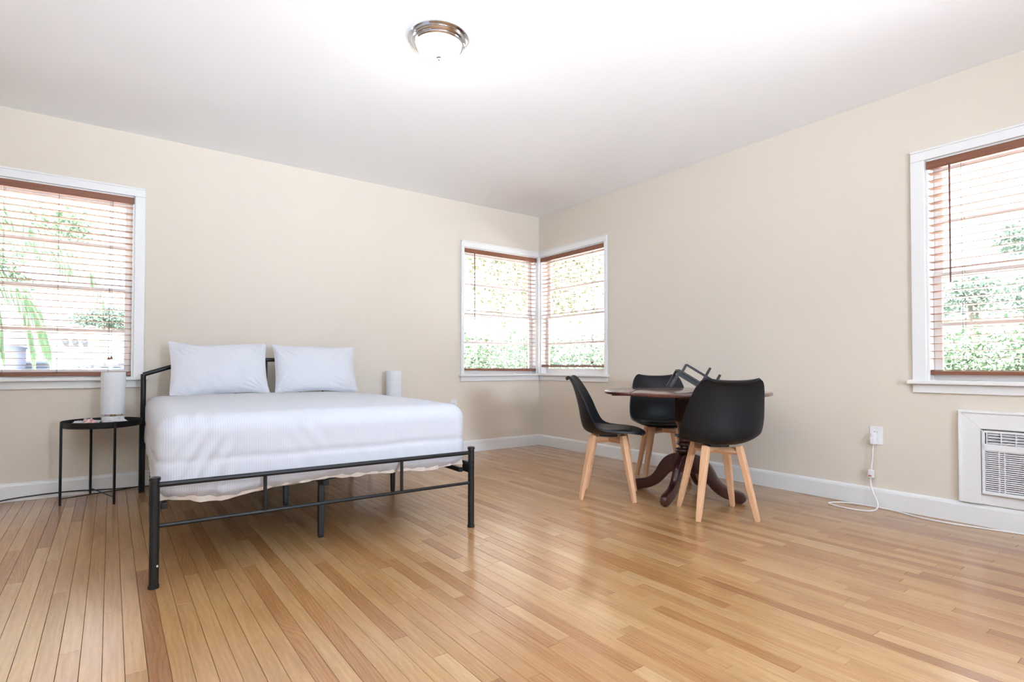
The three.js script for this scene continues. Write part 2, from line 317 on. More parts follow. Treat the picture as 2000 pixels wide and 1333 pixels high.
// ------------------------------------------------------------------ bed
const BED = { at: [-3.06, 0, 2.243], turn: -0.025 };    // local: z = 0 foot end, z = -2.045 head end
{
  const bed = thing('bed_frame', 'black tubular metal bed frame with low footboard', 'bed', BED.at, BED.turn);
  const hx = 0.7375, HZ = -2.045;
  for (const s of [-1, 1]) {
    const p = part('foot_post', lathe([[0, 0], [0.0175, 0], [0.0175, 0.43], [0.0205, 0.431], [0.0205, 0.443], [0.012, 0.446], [0, 0.446]], 20).translate(s * hx, 0, 0), M.blackMetal, bed);
    for (const y of [0.36, 0.33, 0.25]) part('bolt', merge([rod(V(s * hx, y, 0.012), V(s * hx, y, 0.022), 0.006, 0.005, 10)]), M.trayMetal, p);
    part('bracket', merge([box(s * hx - 0.012, s * hx + 0.012, 0.3, 0.36, -0.08, -0.01, 0.003)]), M.blackMetal, p);
    if (s < 0) part('paint_fleck', merge([box(-hx + 0.008, -hx + 0.0145, 0.086, 0.094, 0.0125, 0.0165, 0.001)]), M.whitePlastic, p, 'white fleck of paint');
    part('foot_cap', lathe([[0, 0.0005], [0.02, 0.0005], [0.02, 0.012], [0.0176, 0.014], [0.0176, 0.0145]], 20).translate(s * hx, 0, 0), M.trayMetal, p);
  }
  part('foot_rail', merge([rod(V(-hx, 0.412, 0), V(hx, 0.412, 0), 0.011)]), M.blackMetal, bed);
  part('foot_rail', merge([rod(V(-hx, 0.246, 0), V(hx, 0.246, 0), 0.0085)]), M.blackMetal, bed);
  for (const x of [-0.325, 0.325]) part('foot_spindle', merge([rod(V(x, 0.246, 0), V(x, 0.412, 0), 0.008)]), M.blackMetal, bed);
  for (const s of [-1, 1]) {
    part('head_post', merge([rod(V(s * (hx + 0.012), 0, HZ), V(s * (hx + 0.012), 0.835, HZ), 0.0165, 0.0165, 16)]), M.blackMetal, bed);
    part('side_rail', merge([box(s * (hx - 0.035) - 0.012, s * (hx - 0.035) + 0.012, 0.3, 0.325, HZ, -0.05, 0.003)]), M.blackMetal, bed);
    for (const z of [-1.06]) part('side_leg', merge([bar(V(s * (hx - 0.02), 0, z), V(s * (hx - 0.02), 0.32, z), 0.028, 0.028)]), M.blackMetal, bed);
    part('head_rail', merge([rod(V(s * (hx + 0.014), 0.83, HZ), V(s * 0.42, 0.942, HZ), 0.0155, 0.0155, 14)]), M.blackMetal, bed);
  }
  part('head_rail', merge([rod(V(-0.425, 0.942, HZ), V(0.425, 0.942, HZ), 0.0155, 0.0155, 14)]), M.blackMetal, bed);
  part('head_rail', merge([rod(V(-hx, 0.5, HZ), V(hx, 0.5, HZ), 0.0125)]), M.blackMetal, bed);
  for (const x of [-0.42, -0.16, 0.06, 0.32, 0.5]) part('head_spindle', merge([rod(V(x, 0.5, HZ), V(x, Math.abs(x) > 0.43 ? 0.91 : 0.942, HZ), 0.008)]), M.blackMetal, bed);
  part('center_rail', merge([box(-0.015, 0.015, 0.285, 0.313, HZ, -0.2, 0.003)]), M.blackMetal, bed);
  for (const z of [-0.29, -1.08, -1.78]) part('center_leg', merge([bar(V(0, 0, z), V(0, 0.3, z), 0.03, 0.03)]), M.blackMetal, bed);
  for (let k = 0; k < 11; k++) { const z = -0.24 - k * 0.172; part('slat', merge([box(-hx + 0.03, hx - 0.03, 0.312, 0.326, z - 0.03, z + 0.03, 0.003)]), M.blackMetal, bed); }
}
const noise3 = (() => { const f = (x, y, z) => { const xi = Math.floor(x), yi = Math.floor(y), zi = Math.floor(z), s = (t) => t * t * (3 - 2 * t), u = s(x - xi), v = s(y - yi), w = s(z - zi), h = (i, j, k) => hash2(xi + i + (zi + k) * 57, yi + j, 77); const L = (k) => lerp(lerp(h(0, 0, k), h(1, 0, k), u), lerp(h(0, 1, k), h(1, 1, k), u), v); return lerp(L(0), L(1), w) - 0.5; }; return f; })();
{ // mattress under a fitted sheet
  const mt = thing('mattress', 'mattress in a white fitted sheet with fine stripes on the black bed', 'mattress', BED.at, BED.turn);
  const hx = 0.74, hz = 0.992, h = 0.34, yc = 0.51, zc = -1.022, r = 0.085;
  const g = new THREE.BoxGeometry(2 * hx, h, 2 * hz, 110, 34, 130), p = g.attributes.position;
  const q = V(), inn = V(), d = V();
  for (let i = 0; i < p.count; i++) {
    q.fromBufferAttribute(p, i); const face = q.clone();
    inn.set(clamp(q.x, -hx + r, hx - r), clamp(q.y, -h / 2 + 0.05, h / 2 - r), clamp(q.z, -hz + r, hz - r));
    d.subVectors(q, inn); const low = q.y < 0 && inn.y > q.y; const l = d.length();
    if (l > 1e-6) { d.normalize(); const rr = low ? 0.05 : r; const hzd = Math.hypot(d.x, d.z); q.copy(inn); q.x += d.x * r; q.z += d.z * r; q.y += d.y * rr; }
    const X = q.x, Z = q.z, top = smooth(0.02, 0.16, q.y), side = 1 - top;
    q.y += top * 0.022 * (1 - Math.pow(Math.abs(X) / hx, 3)) * (1 - Math.pow(Math.abs(Z) / hz, 3));          // crowned top
    const foot = smooth(0.8, 0.95, Z);
    // folds: pulled cloth at the corners, a seam line round the middle, creases along the lower edge
    const n1 = noise3(X * 5 + 9, q.y * 4, Z * 5), n2 = noise3(X * 22 + q.y * 10, q.y * 5, Z * 22), n3 = noise3(X * 60 + q.y * 30, q.y * 9 + 4, Z * 60);
    const lowk = smooth(0.02, -0.16, q.y);
    let o = 0.01 * n1 * side + 0.006 * n2 * side * (0.4 + lowk) + 0.004 * n3 * lowk;
    const dgl = (X + hx) * 1.6 - (q.y + 0.17) * 1.0; // diagonal folds at the front left corner
    o += foot * 0.005 * Math.exp(-Math.pow((X + hx - 0.16) / 0.14, 2)) * Math.sin(dgl * 55);
    o += foot * 0.003 * Math.exp(-Math.pow((X + 0.12) / 0.1, 2)) * Math.sin((X * 1.2 + q.y * 0.9) * 60) * smooth(-0.1, 0.1, q.y);
    o += -0.006 * Math.exp(-Math.pow((q.y + 0.02 + 0.01 * n1) / 0.012, 2)) * side;
    o += 0.003 * n1 * top;
    const nd = Math.abs(face.y) > h / 2 - 1e-4 && face.y > 0 ? V(0, 1, 0) : d.clone();
    q.addScaledVector(nd, o);
    if (face.y < 0) { // the cloth hangs unevenly below the mattress
      const drop = -0.03 * Math.exp(-Math.pow((X + 0.5) / 0.17, 2)) * foot - 0.014 * foot * (0.5 + noise3(X * 7, 3, 1)) - 0.01 * noise3(X * 6, 8, Z * 6);
      q.y += drop * smooth(0, -0.15, face.y);
      q.z += foot * -0.012 * smooth(-0.1, -0.17, face.y);
    }
    p.setXYZ(i, q.x, q.y, q.z);
  }
  const n0 = g.attributes.normal.clone();
  const m = g.toNonIndexed(), mn = m.attributes.normal, mp = m.attributes.position, mu = m.attributes.uv;
  for (let i = 0; i < mp.count; i++) Math.abs(mn.getX(i)) > 0.9 ? mu.setXY(i, mp.getZ(i), mp.getY(i)) : mu.setXY(i, mp.getX(i), Math.abs(mn.getY(i)) > 0.9 ? mp.getZ(i) : mp.getY(i));
  // smooth normals across the box seams
  const pos = new THREE.BufferGeometry(); pos.setAttribute('position', mp.clone()); const w = mergeVertices(pos, 1e-5); w.computeVertexNormals();
  const un = w.toNonIndexed().attributes.normal; m.setAttribute('normal', un);
  m.translate(0, yc, zc); m.clearGroups();
  part('fitted_sheet', m, M.sheet, mt);
  // elastic hem: a gathered band that peeps out below the sheet
  const ring = []; const N = 260, per = (t) => { const P = 2 * (2 * hx + 2 * hz), s = t * P; const a = hx - 0.014, b = hz - 0.03; if (s < 2 * hx) return [lerp(-a, a, s / (2 * hx)), b]; if (s < 2 * hx + 2 * hz) return [a, lerp(b, -b, (s - 2 * hx) / (2 * hz))]; if (s < 4 * hx + 2 * hz) return [lerp(a, -a, (s - 2 * hx - 2 * hz) / (2 * hx)), -b]; return [-a, lerp(-b, b, (s - 4 * hx - 2 * hz) / (2 * hz))]; };
  const hp = [], hi = [];
  for (let i = 0; i <= N; i++) {
    const [x, z] = per(i / N), f = z > hz - 0.05 ? 1 : 0, k = 1 - 0.012 * Math.sin(i * 1.9) + 0.01 * noise3(i * 0.7, 2, 5);
    const drop = 0.035 * Math.exp(-Math.pow((x + 0.5) / 0.19, 2)) * f + 0.012 * Math.exp(-Math.pow((x - 0.5) / 0.2, 2)) * f + 0.012 * (noise3(i * 0.4, 7, 1) + 0.5);
    hp.push(x * 0.985, 0.4, z * 0.985, x * k * 0.995, 0.35 - drop, z * k * 0.997, x * k * 0.95, 0.346 - drop * 0.4, z * k * 0.955);
    if (i < N) for (const c of [0, 1]) { const A = i * 3 + c; hi.push(A, A + 1, A + 3, A + 1, A + 4, A + 3); }
  }
  const hg = new THREE.BufferGeometry(); hg.setAttribute('position', new THREE.Float32BufferAttribute(hp, 3)); hg.setIndex(hi); hg.computeVertexNormals();
  const hm = M.hem.clone(); hm.side = THREE.DoubleSide;
  part('hem', clean(hg).translate(0, 0, zc), hm, mt, 'gathered beige hem of the sheet');
}
function makePillow(seed, a, b, T) {
  const nu = 56, nv = 40, pos = [], uv = [], idx = [], R = rng(seed), ph = R() * 6;
  for (const s of [1, -1]) for (let j = 0; j <= nv; j++) for (let i = 0; i <= nu; i++) {
    const u = i / nu * 2 - 1, v = j / nv * 2 - 1;
    let x = a * u * (1 - 0.05 * (1 - v * v)), y = b * v * (1 - 0.075 * (1 - u * u));
    const e = Math.pow(Math.max(0, (1 - Math.pow(Math.abs(u), 3.2)) * (1 - Math.pow(Math.abs(v), 3.2))), 0.62);
    let z = s * T * e;
    const wr = noise3(x * 9 + seed, y * 7, s * 3) * 0.022 + noise3(x * 26 + y * 20 + seed, y * 9 - x * 6, s) * 0.006;
    z += wr * Math.min(1, e * 3) * s; z += 0.012 * Math.sin(u * 3 + ph) * (1 - e);
    // stretched creases towards the corners
    z += s * 0.006 * Math.sin(Math.atan2(Math.abs(v) - 1.05, Math.abs(u) - 1.05) * 26) * smooth(0.9, 0.3, Math.hypot(Math.abs(v) - 1, Math.abs(u) - 1)) * Math.min(1, e * 2);
    y -= 0.012 * (1 - e) * smooth(-0.5, -1, v) * 0; x += noise3(y * 8 + seed, 1, 2) * 0.012 * (Math.abs(u) > 0.98 ? 1 : Math.abs(u)); y += noise3(x * 6 + seed, 4, 2) * 0.018 * Math.abs(v);
    pos.push(x, y, z); uv.push(x, y);
  }
  const S = (nu + 1) * (nv + 1);
  for (let s = 0; s < 2; s++) for (let j = 0; j < nv; j++) for (let i = 0; i < nu; i++) { const A = s * S + j * (nu + 1) + i, B = A + 1, C = A + nu + 1, D = C + 1; s ? idx.push(A, C, B, B, C, D) : idx.push(A, B, C, B, D, C); }
  const g = new THREE.BufferGeometry(); g.setAttribute('position', new THREE.Float32BufferAttribute(pos, 3)); g.setAttribute('uv', new THREE.Float32BufferAttribute(uv, 2)); g.setIndex(idx); g.computeVertexNormals(); return clean(g);
}
{
  const P = [[-3.295, 0.325, 'white striped pillow on the left of the bed, by the nightstand lamp', 5, 0.005], [-2.6, 0.328, 'white striped pillow on the right side of the bed', 9, -0.015]];
  for (const [x, a, label, seed, roll] of P) {
    const t = thing('pillow', label, 'pillow', [x, 0.872, 0.345], -0.02, 'two pillows against the headboard');
    const o = part('pillowcase', makePillow(seed, a, 0.205, 0.075), M.pillow, t); o.rotation.set(-0.36, 0, roll);
  }
}

// ------------------------------------------------------------------ nightstands and lamps
function makeNightstand(at, turn, label) {
  const t = thing('nightstand', label, 'side table', at, turn, 'round black nightstands');
  part('tray', lathe([[0, 0.497], [0.205, 0.497], [0.213, 0.502], [0.218, 0.53], [0.2205, 0.531], [0.2225, 0.528], [0.217, 0.496], [0.208, 0.489], [0, 0.489]], 64), M.trayMetal, t);
  for (let k = 0; k < 4; k++) {
    const a = k * Math.PI / 2, x = 0.222 * Math.cos(a), z = 0.222 * Math.sin(a);
    part('leg', merge([bar(V(x, 0.001, z), V(x, 0.532, z), 0.0135, 0.0135, 0.0135, 0.0135, 0.002, -a)]), M.trayMetal, t);
  }
  for (let k = 0; k < 2; k++) { const a = k * Math.PI / 2; part('stretcher', merge([rod(V(0.222 * Math.cos(a), 0.045, 0.222 * Math.sin(a)), V(-0.222 * Math.cos(a), 0.045, -0.222 * Math.sin(a)), 0.0035, 0.0035, 8)]), M.trayMetal, t); }
  return t;
}
makeNightstand([-3.985, 0, 0.275], 0.3, 'round black tray nightstand left of the bed under the window');
makeNightstand([-1.88, 0, 0.265], -0.2, 'round black tray nightstand on the far side of the bed');
function makeLamp(at, label) {
  const t = thing('table_lamp', label, 'lamp', at, 0.4, 'white cylinder table lamps');
  const r = 0.0685;
  part('base', lathe([[0, 0.001], [r - 0.006, 0.001], [r - 0.004, 0.004], [r - 0.004, 0.055], [r - 0.007, 0.058], [0, 0.058]], 40), M.whitePlastic, t);
  part('socket', merge([rod(V(0, 0.057, 0), V(0, 0.12, 0), 0.016, 0.014, 16), ...[0, 1, 2].map((k) => rod(V(0.052 * Math.cos(k * 2.09), 0.056, 0.052 * Math.sin(k * 2.09)), V(0.052 * Math.cos(k * 2.09), 0.085, 0.052 * Math.sin(k * 2.09)), 0.003, 0.003, 8))]), M.brass, t);
  part('shade', lathe([[r - 0.002, 0.073], [r, 0.072], [r, 0.352], [r - 0.002, 0.352], [r - 0.002, 0.073]], 48), M.shade, t);
}
makeLamp([-3.93, 0.498, 0.29], 'white cylinder table lamp on the left nightstand');
makeLamp([-1.845, 0.498, 0.155], 'white cylinder table lamp behind the right side of the bed');
{ // crumpled things on the tray
  const R = rng(21);
  const crumple = (w, h, d, seed) => { const g = new THREE.IcosahedronGeometry(1, 4), p = g.attributes.position; for (let i = 0; i < p.count; i++) { const x = p.getX(i), y = p.getY(i), z = p.getZ(i), n = 0.75 + 1.0 * noise3(x * 2.4 + seed, y * 2.4, z * 2.4) + 0.5 * noise3(x * 6 + seed, y * 6, z * 6); p.setXYZ(i, x * w * n, Math.max(-0.25, y * n) * h + h * 0.25, z * d * n); } g.computeVertexNormals(); return clean(toCreasedNormals(g, 0.5)); };
  const a = solo('plastic_bag', crumple(0.075, 0.045, 0.045, 3), phys(new THREE.Color('#d5d3d8'), 0.3, { transmission: 0.3, thickness: 0 }), 'crumpled clear plastic wrapper on the left nightstand tray', 'wrapper'); a.position.set(-4.075, 0.498, 0.33); a.rotation.y = 0.3;
  const b = solo('packet', crumple(0.045, 0.045, 0.03, 8), std(new THREE.Color('#dcb0ae'), 0.7), 'small crumpled pink packet beside the left lamp base', 'packet'); b.position.set(-4.055, 0.498, 0.42); b.rotation.y = 0.5;
  const c = solo('paper_slip', crumple(0.075, 0.045, 0.02, 12), std(new THREE.Color('#d9d7d8'), 0.7), 'folded white paper leaning on the left lamp base', 'paper'); c.position.set(-3.91, 0.498, 0.4); c.rotation.y = -0.1;
  const e = solo('lamp_cord', tube([V(-3.86, 0.504, 0.29), V(-3.835, 0.506, 0.32), V(-3.82, 0.506, 0.27), V(-3.845, 0.506, 0.24), V(-3.87, 0.504, 0.27)], 0.0035, 40), M.cordWhite, 'short coil of pale lamp cord on the left nightstand tray', 'cord');
}
solo('black_cord', tube([V(-5.2, 0.005, 0.2), V(-4.6, 0.005, 0.06), V(-4.48, 0.02, 0.03), V(-4.3, 0.03, 0.028), V(-4.12, 0.03, 0.03), V(-4.02, 0.022, 0.028), V(-3.9, 0.016, 0.03), V(-3.75, 0.012, 0.03), V(-3.4, 0.006, 0.05)], 0.0042, 90), M.cordBlack, 'thin black cord along the baseboard behind the left nightstand', 'cord');

// ------------------------------------------------------------------ dining table
const TABLE = [-0.737, 0, 2.512];
{
  const t = thing('dining_table', 'round dark cherry pedestal table with four curved feet', 'table', TABLE, 0);
  const r = 0.55, cut = 0.33, h = 0.7255, th = 0.022, turn = 0.63;
  const slab = (pts) => { const g = new THREE.ExtrudeGeometry(new THREE.Shape(pts), { depth: th - 0.012, bevelEnabled: true, bevelThickness: 0.006, bevelSize: 0.006, bevelSegments: 3, curveSegments: 48 }); g.rotateX(-Math.PI / 2); g.translate(0, h - th + 0.006, 0); g.rotateY(turn); return uvBox(clean(toCreasedNormals(g, 0.6)), 0); };
  const arc = (a0, a1, n) => Array.from({ length: n + 1 }, (_, i) => { const a = lerp(a0, a1, i / n); return new THREE.Vector2((r - 0.006) * Math.cos(a), (r - 0.006) * Math.sin(a)); });
  const al = Math.asin(cut / r), ga = Math.asin((cut + 0.0121) / r);
  part('tabletop', slab([...arc(-al, al, 36), ...arc(Math.PI - al, Math.PI + al, 36)]), M.cherryTop, t);
  part('drop_leaf', slab(arc(ga, Math.PI - ga, 44)), M.cherryTop, t); part('drop_leaf', slab(arc(Math.PI + ga, 2 * Math.PI - ga, 44)), M.cherryTop, t);
  const apr = merge([box(-0.3, 0.3, h - th - 0.02, h - th, -0.04, 0.04, 0.004), box(-0.04, 0.04, h - th - 0.02, h - th, -0.5, 0.5, 0.004)]).rotateY(turn);
  part('support_rail', apr, M.cherry, t);
  const col = new THREE.CylinderGeometry(0.076, 0.076, 0.19, 8); col.rotateY(0.3); part('column', merge([toCreasedNormals(col.translate(0, 0.61, 0).toNonIndexed(), 0.2)], 1), M.cherry, t);
  part('turned_stem', lathe([[0, 0.2], [0.062, 0.2], [0.062, 0.285], [0.05, 0.292], [0.066, 0.302], [0.07, 0.314], [0.066, 0.324], [0.046, 0.331], [0.042, 0.345], [0.058, 0.353], [0.06, 0.362], [0.056, 0.37], [0.046, 0.378], [0.048, 0.44], [0.056, 0.49], [0.068, 0.51], [0.068, 0.517], [0, 0.517]], 40), M.cherry, t);
  part('hub', lathe([[0, 0.15], [0.03, 0.15], [0.056, 0.165], [0.062, 0.18], [0.062, 0.285], [0, 0.285]], 32), M.cherry, t);
  const s = new THREE.Shape(); // cabriole foot, seen from its side
  s.moveTo(0.03, 0.285); s.bezierCurveTo(0.12, 0.29, 0.165, 0.235, 0.2, 0.165); s.bezierCurveTo(0.235, 0.1, 0.28, 0.085, 0.335, 0.075); s.bezierCurveTo(0.375, 0.07, 0.395, 0.055, 0.392, 0.035); s.bezierCurveTo(0.39, 0.014, 0.37, 0.008, 0.352, 0.008);
  s.bezierCurveTo(0.33, 0.008, 0.31, 0.02, 0.28, 0.026); s.bezierCurveTo(0.2, 0.045, 0.165, 0.1, 0.13, 0.14); s.bezierCurveTo(0.1, 0.17, 0.07, 0.175, 0.03, 0.165);
  const fg = new THREE.ExtrudeGeometry(s, { depth: 0.03, bevelEnabled: true, bevelThickness: 0.006, bevelSize: 0.006, bevelSegments: 2, curveSegments: 14 }); fg.translate(0, 0, -0.015);
  const foot = uvBox(clean(toCreasedNormals(fg, 0.6)), 0);
  const glide = rod(V(0.365, 0, 0), V(0.365, 0.012, 0), 0.009, 0.009, 12);
  for (let k = 0; k < 4; k++) { const f = part('foot', foot, M.cherry, t); f.rotation.y = 1.848 + k * Math.PI / 2; part('glide', glide, M.darkPlastic, f); }
}

// ------------------------------------------------------------------ chairs
const chairGeo = (() => {
  // rows from the front lip to the curled top: middle line (z, y), side edge (z, y), half width
  const rows = [[0.235, 0.436, 0.205, 0.44, 0.13], [0.222, 0.446, 0.195, 0.448, 0.17], [0.19, 0.449, 0.165, 0.456, 0.196], [0.11, 0.445, 0.1, 0.463, 0.216], [0.02, 0.436, 0.03, 0.467, 0.228], [-0.07, 0.432, -0.03, 0.475, 0.236], [-0.135, 0.441, -0.072, 0.497, 0.24], [-0.177, 0.47, -0.098, 0.535, 0.24],
    [-0.196, 0.53, -0.122, 0.585, 0.236], [-0.208, 0.6, -0.145, 0.64, 0.228], [-0.226, 0.68, -0.178, 0.705, 0.214], [-0.246, 0.75, -0.214, 0.765, 0.198], [-0.262, 0.788, -0.24, 0.8, 0.182], [-0.274, 0.804, -0.257, 0.817, 0.166], [-0.288, 0.809, -0.272, 0.823, 0.146], [-0.303, 0.799, -0.29, 0.815, 0.118]];
  const mid = new THREE.CatmullRomCurve3(rows.map((r) => V(0, r[1], r[0]))), edge = new THREE.CatmullRomCurve3(rows.map((r) => V(r[4], r[3], r[2])));
  mid.curveType = edge.curveType = 'catmullrom';
  const raw = (u, v) => { const c = mid.getPoint(v), e = edge.getPoint(v), k = Math.pow(Math.abs(u), 2.4); return V(e.x * u, lerp(c.y, e.y, k), lerp(c.z, e.z, k)); };
  const at = (u, v, off) => {
    const h = 0.004, v0 = clamp(v - h, 0, 1), v1 = clamp(v + h, 0, 1), u0 = clamp(u - 0.02, -1, 1), u1 = clamp(u + 0.02, -1, 1);
    const n = V().crossVectors(raw(u, v1).sub(raw(u, v0)), raw(u1, v).sub(raw(u0, v))).normalize(); if (n.y + n.z < 0) n.negate();
    return raw(u, v).addScaledVector(n, off);
  };
  const sheet = (f, nu, nv) => { // closed sheet between two offset surfaces
    const pos = [], idx = [], S = (nu + 1) * (nv + 1);
    for (const s of [1, -1]) for (let j = 0; j <= nv; j++) for (let i = 0; i <= nu; i++) { const q = f(i / nu * 2 - 1, j / nv, s); pos.push(q.x, q.y, q.z); }
    const quad = (A, B, C, D) => idx.push(A, B, C, A, C, D), at2 = (s, i, j) => s * S + j * (nu + 1) + i;
    for (let j = 0; j < nv; j++) for (let i = 0; i < nu; i++) { quad(at2(0, i, j), at2(0, i + 1, j), at2(0, i + 1, j + 1), at2(0, i, j + 1)); quad(at2(1, i, j), at2(1, i, j + 1), at2(1, i + 1, j + 1), at2(1, i + 1, j)); }
    for (let i = 0; i < nu; i++) { quad(at2(0, i, 0), at2(1, i, 0), at2(1, i + 1, 0), at2(0, i + 1, 0)); quad(at2(0, i, nv), at2(0, i + 1, nv), at2(1, i + 1, nv), at2(1, i, nv)); }
    for (let j = 0; j < nv; j++) { quad(at2(0, 0, j), at2(0, 0, j + 1), at2(1, 0, j + 1), at2(1, 0, j)); quad(at2(0, nu, j), at2(1, nu, j), at2(1, nu, j + 1), at2(0, nu, j + 1)); }
    const g = new THREE.BufferGeometry(); g.setAttribute('position', new THREE.Float32BufferAttribute(pos, 3)); g.setIndex(idx); return clean(toCreasedNormals(g, 0.9));
  };
  const shell = sheet((u, v, s) => at(u, v, s * 0.006), 40, 72);
  const pad = sheet((u, v, s) => { const e = Math.pow(Math.max(0, (1 - Math.pow(Math.abs(u), 6)) * (1 - Math.pow(Math.abs(2 * v - 1), 6))), 0.4); const sq = 0.84 * (1 - 0.2 * Math.pow(Math.abs(2 * v - 1), 4)); return at(u * sq, lerp(0.17, 0.43, v), 0.0065 + (s > 0 ? 0.02 * e : 0.001)); }, 28, 28);
  return { shell: uvBox(shell), pad: uvBox(pad) };
})();
function makeChair(x, z, fx, fz, label) {
  const t = thing('dining_chair', label, 'chair', [x, 0, z], Math.atan2(fx, fz), 'black shell chairs round the table');
  part('shell', chairGeo.shell, M.shell, t); part('seat_pad', chairGeo.pad, M.cushion, t);
  part('mount', merge([box(-0.06, 0.06, 0.412, 0.434, -0.07, 0.05, 0.006)]), M.shell, t);
  for (const sx of [-1, 1]) for (const sz of [-1, 1]) part('leg', merge([bar(V(sx * 0.172, 0.001, sz * 0.175 - 0.012), V(sx * 0.098, 0.424, sz * 0.1 - 0.012), 0.027, 0.027, 0.047, 0.036, 0.003, sx * sz * Math.PI / 4)], 1), M.beech, t);
  for (const s of [-1, 1]) part('brace', merge([bar(V(-0.105, 0.392, s * 0.107 - 0.012), V(0.105, 0.392, -s * 0.107 - 0.012), 0.042, 0.026)], 0), M.beech, t);
  return t;
}
makeChair(-1.156, 2.206, 0.65, 0.76, 'black shell chair seen from its side, nearest the corner window');
makeChair(-0.424, 2.073, -0.65, 0.76, 'black shell chair between the table and the right wall, behind the tabletop');
makeChair(-0.975, 2.9, 0.58, -0.81, 'black shell chair with its back to the viewer, right of the table');

// black metal rack tipped over on the tabletop
{
  const t = thing('metal_rack', 'small black metal rack lying tilted on the round table', 'rack', [-0.59, 0.7265, 2.455]);
  const q = new THREE.Group(); // local x along the long bars, y across them, z towards the viewer
  const s = 0.0125, B = (x0, y0, x1, y1, z) => bar(V(x0, y0, z), V(x1, y1, z), s, s, s, s);
  const rot = new THREE.Matrix4().makeRotationY(-0.63 + 0.08).multiply(new THREE.Matrix4().makeRotationZ(-0.53));
  const pieces = [], put = (name, list) => { const g = merge(list); g.translate(-0.09, 0, 0); g.applyMatrix4(rot); g.computeBoundingBox(); pieces.push([name, g]); };
  put('long_bar', [B(0, 0, 0.172, 0, -0.03)]); put('long_bar', [B(0.035, 0.063, 0.245, 0.063, -0.03)]);
  put('end_bar', [B(0, 0, 0, -0.108, -0.03)]); put('end_bar', [B(0, 0, 0, -0.108, 0.03)]); put('end_bar', [B(0.035, 0.063, 0.035, 0, -0.03)]);
  put('peg', [B(0.172, 0.0, 0.172, 0.12, -0.03)]); put('peg', [B(0.245, 0.045, 0.245, 0.115, -0.03)]);
  put('long_bar', [B(0, 0, 0.172, 0, 0.03)]); put('cross_bar', [bar(V(0, 0, -0.03), V(0, 0, 0.03), s, s)]); put('cross_bar', [bar(V(0.172, 0, -0.03), V(0.172, 0, 0.03), s, s)]);
  put('plate', [box(0.004, 0.168, -0.018, -0.014, -0.03, 0.03), box(0.004, 0.168, -0.03, 0, 0.026, 0.03)]);
  const low = Math.min(...pieces.map(([, g]) => g.boundingBox.min.y));
  for (const [name, g] of pieces) part(name, g.translate(0, -low, 0).scale(1.22, 1.22, 1.22), M.cordBlack, t);
}

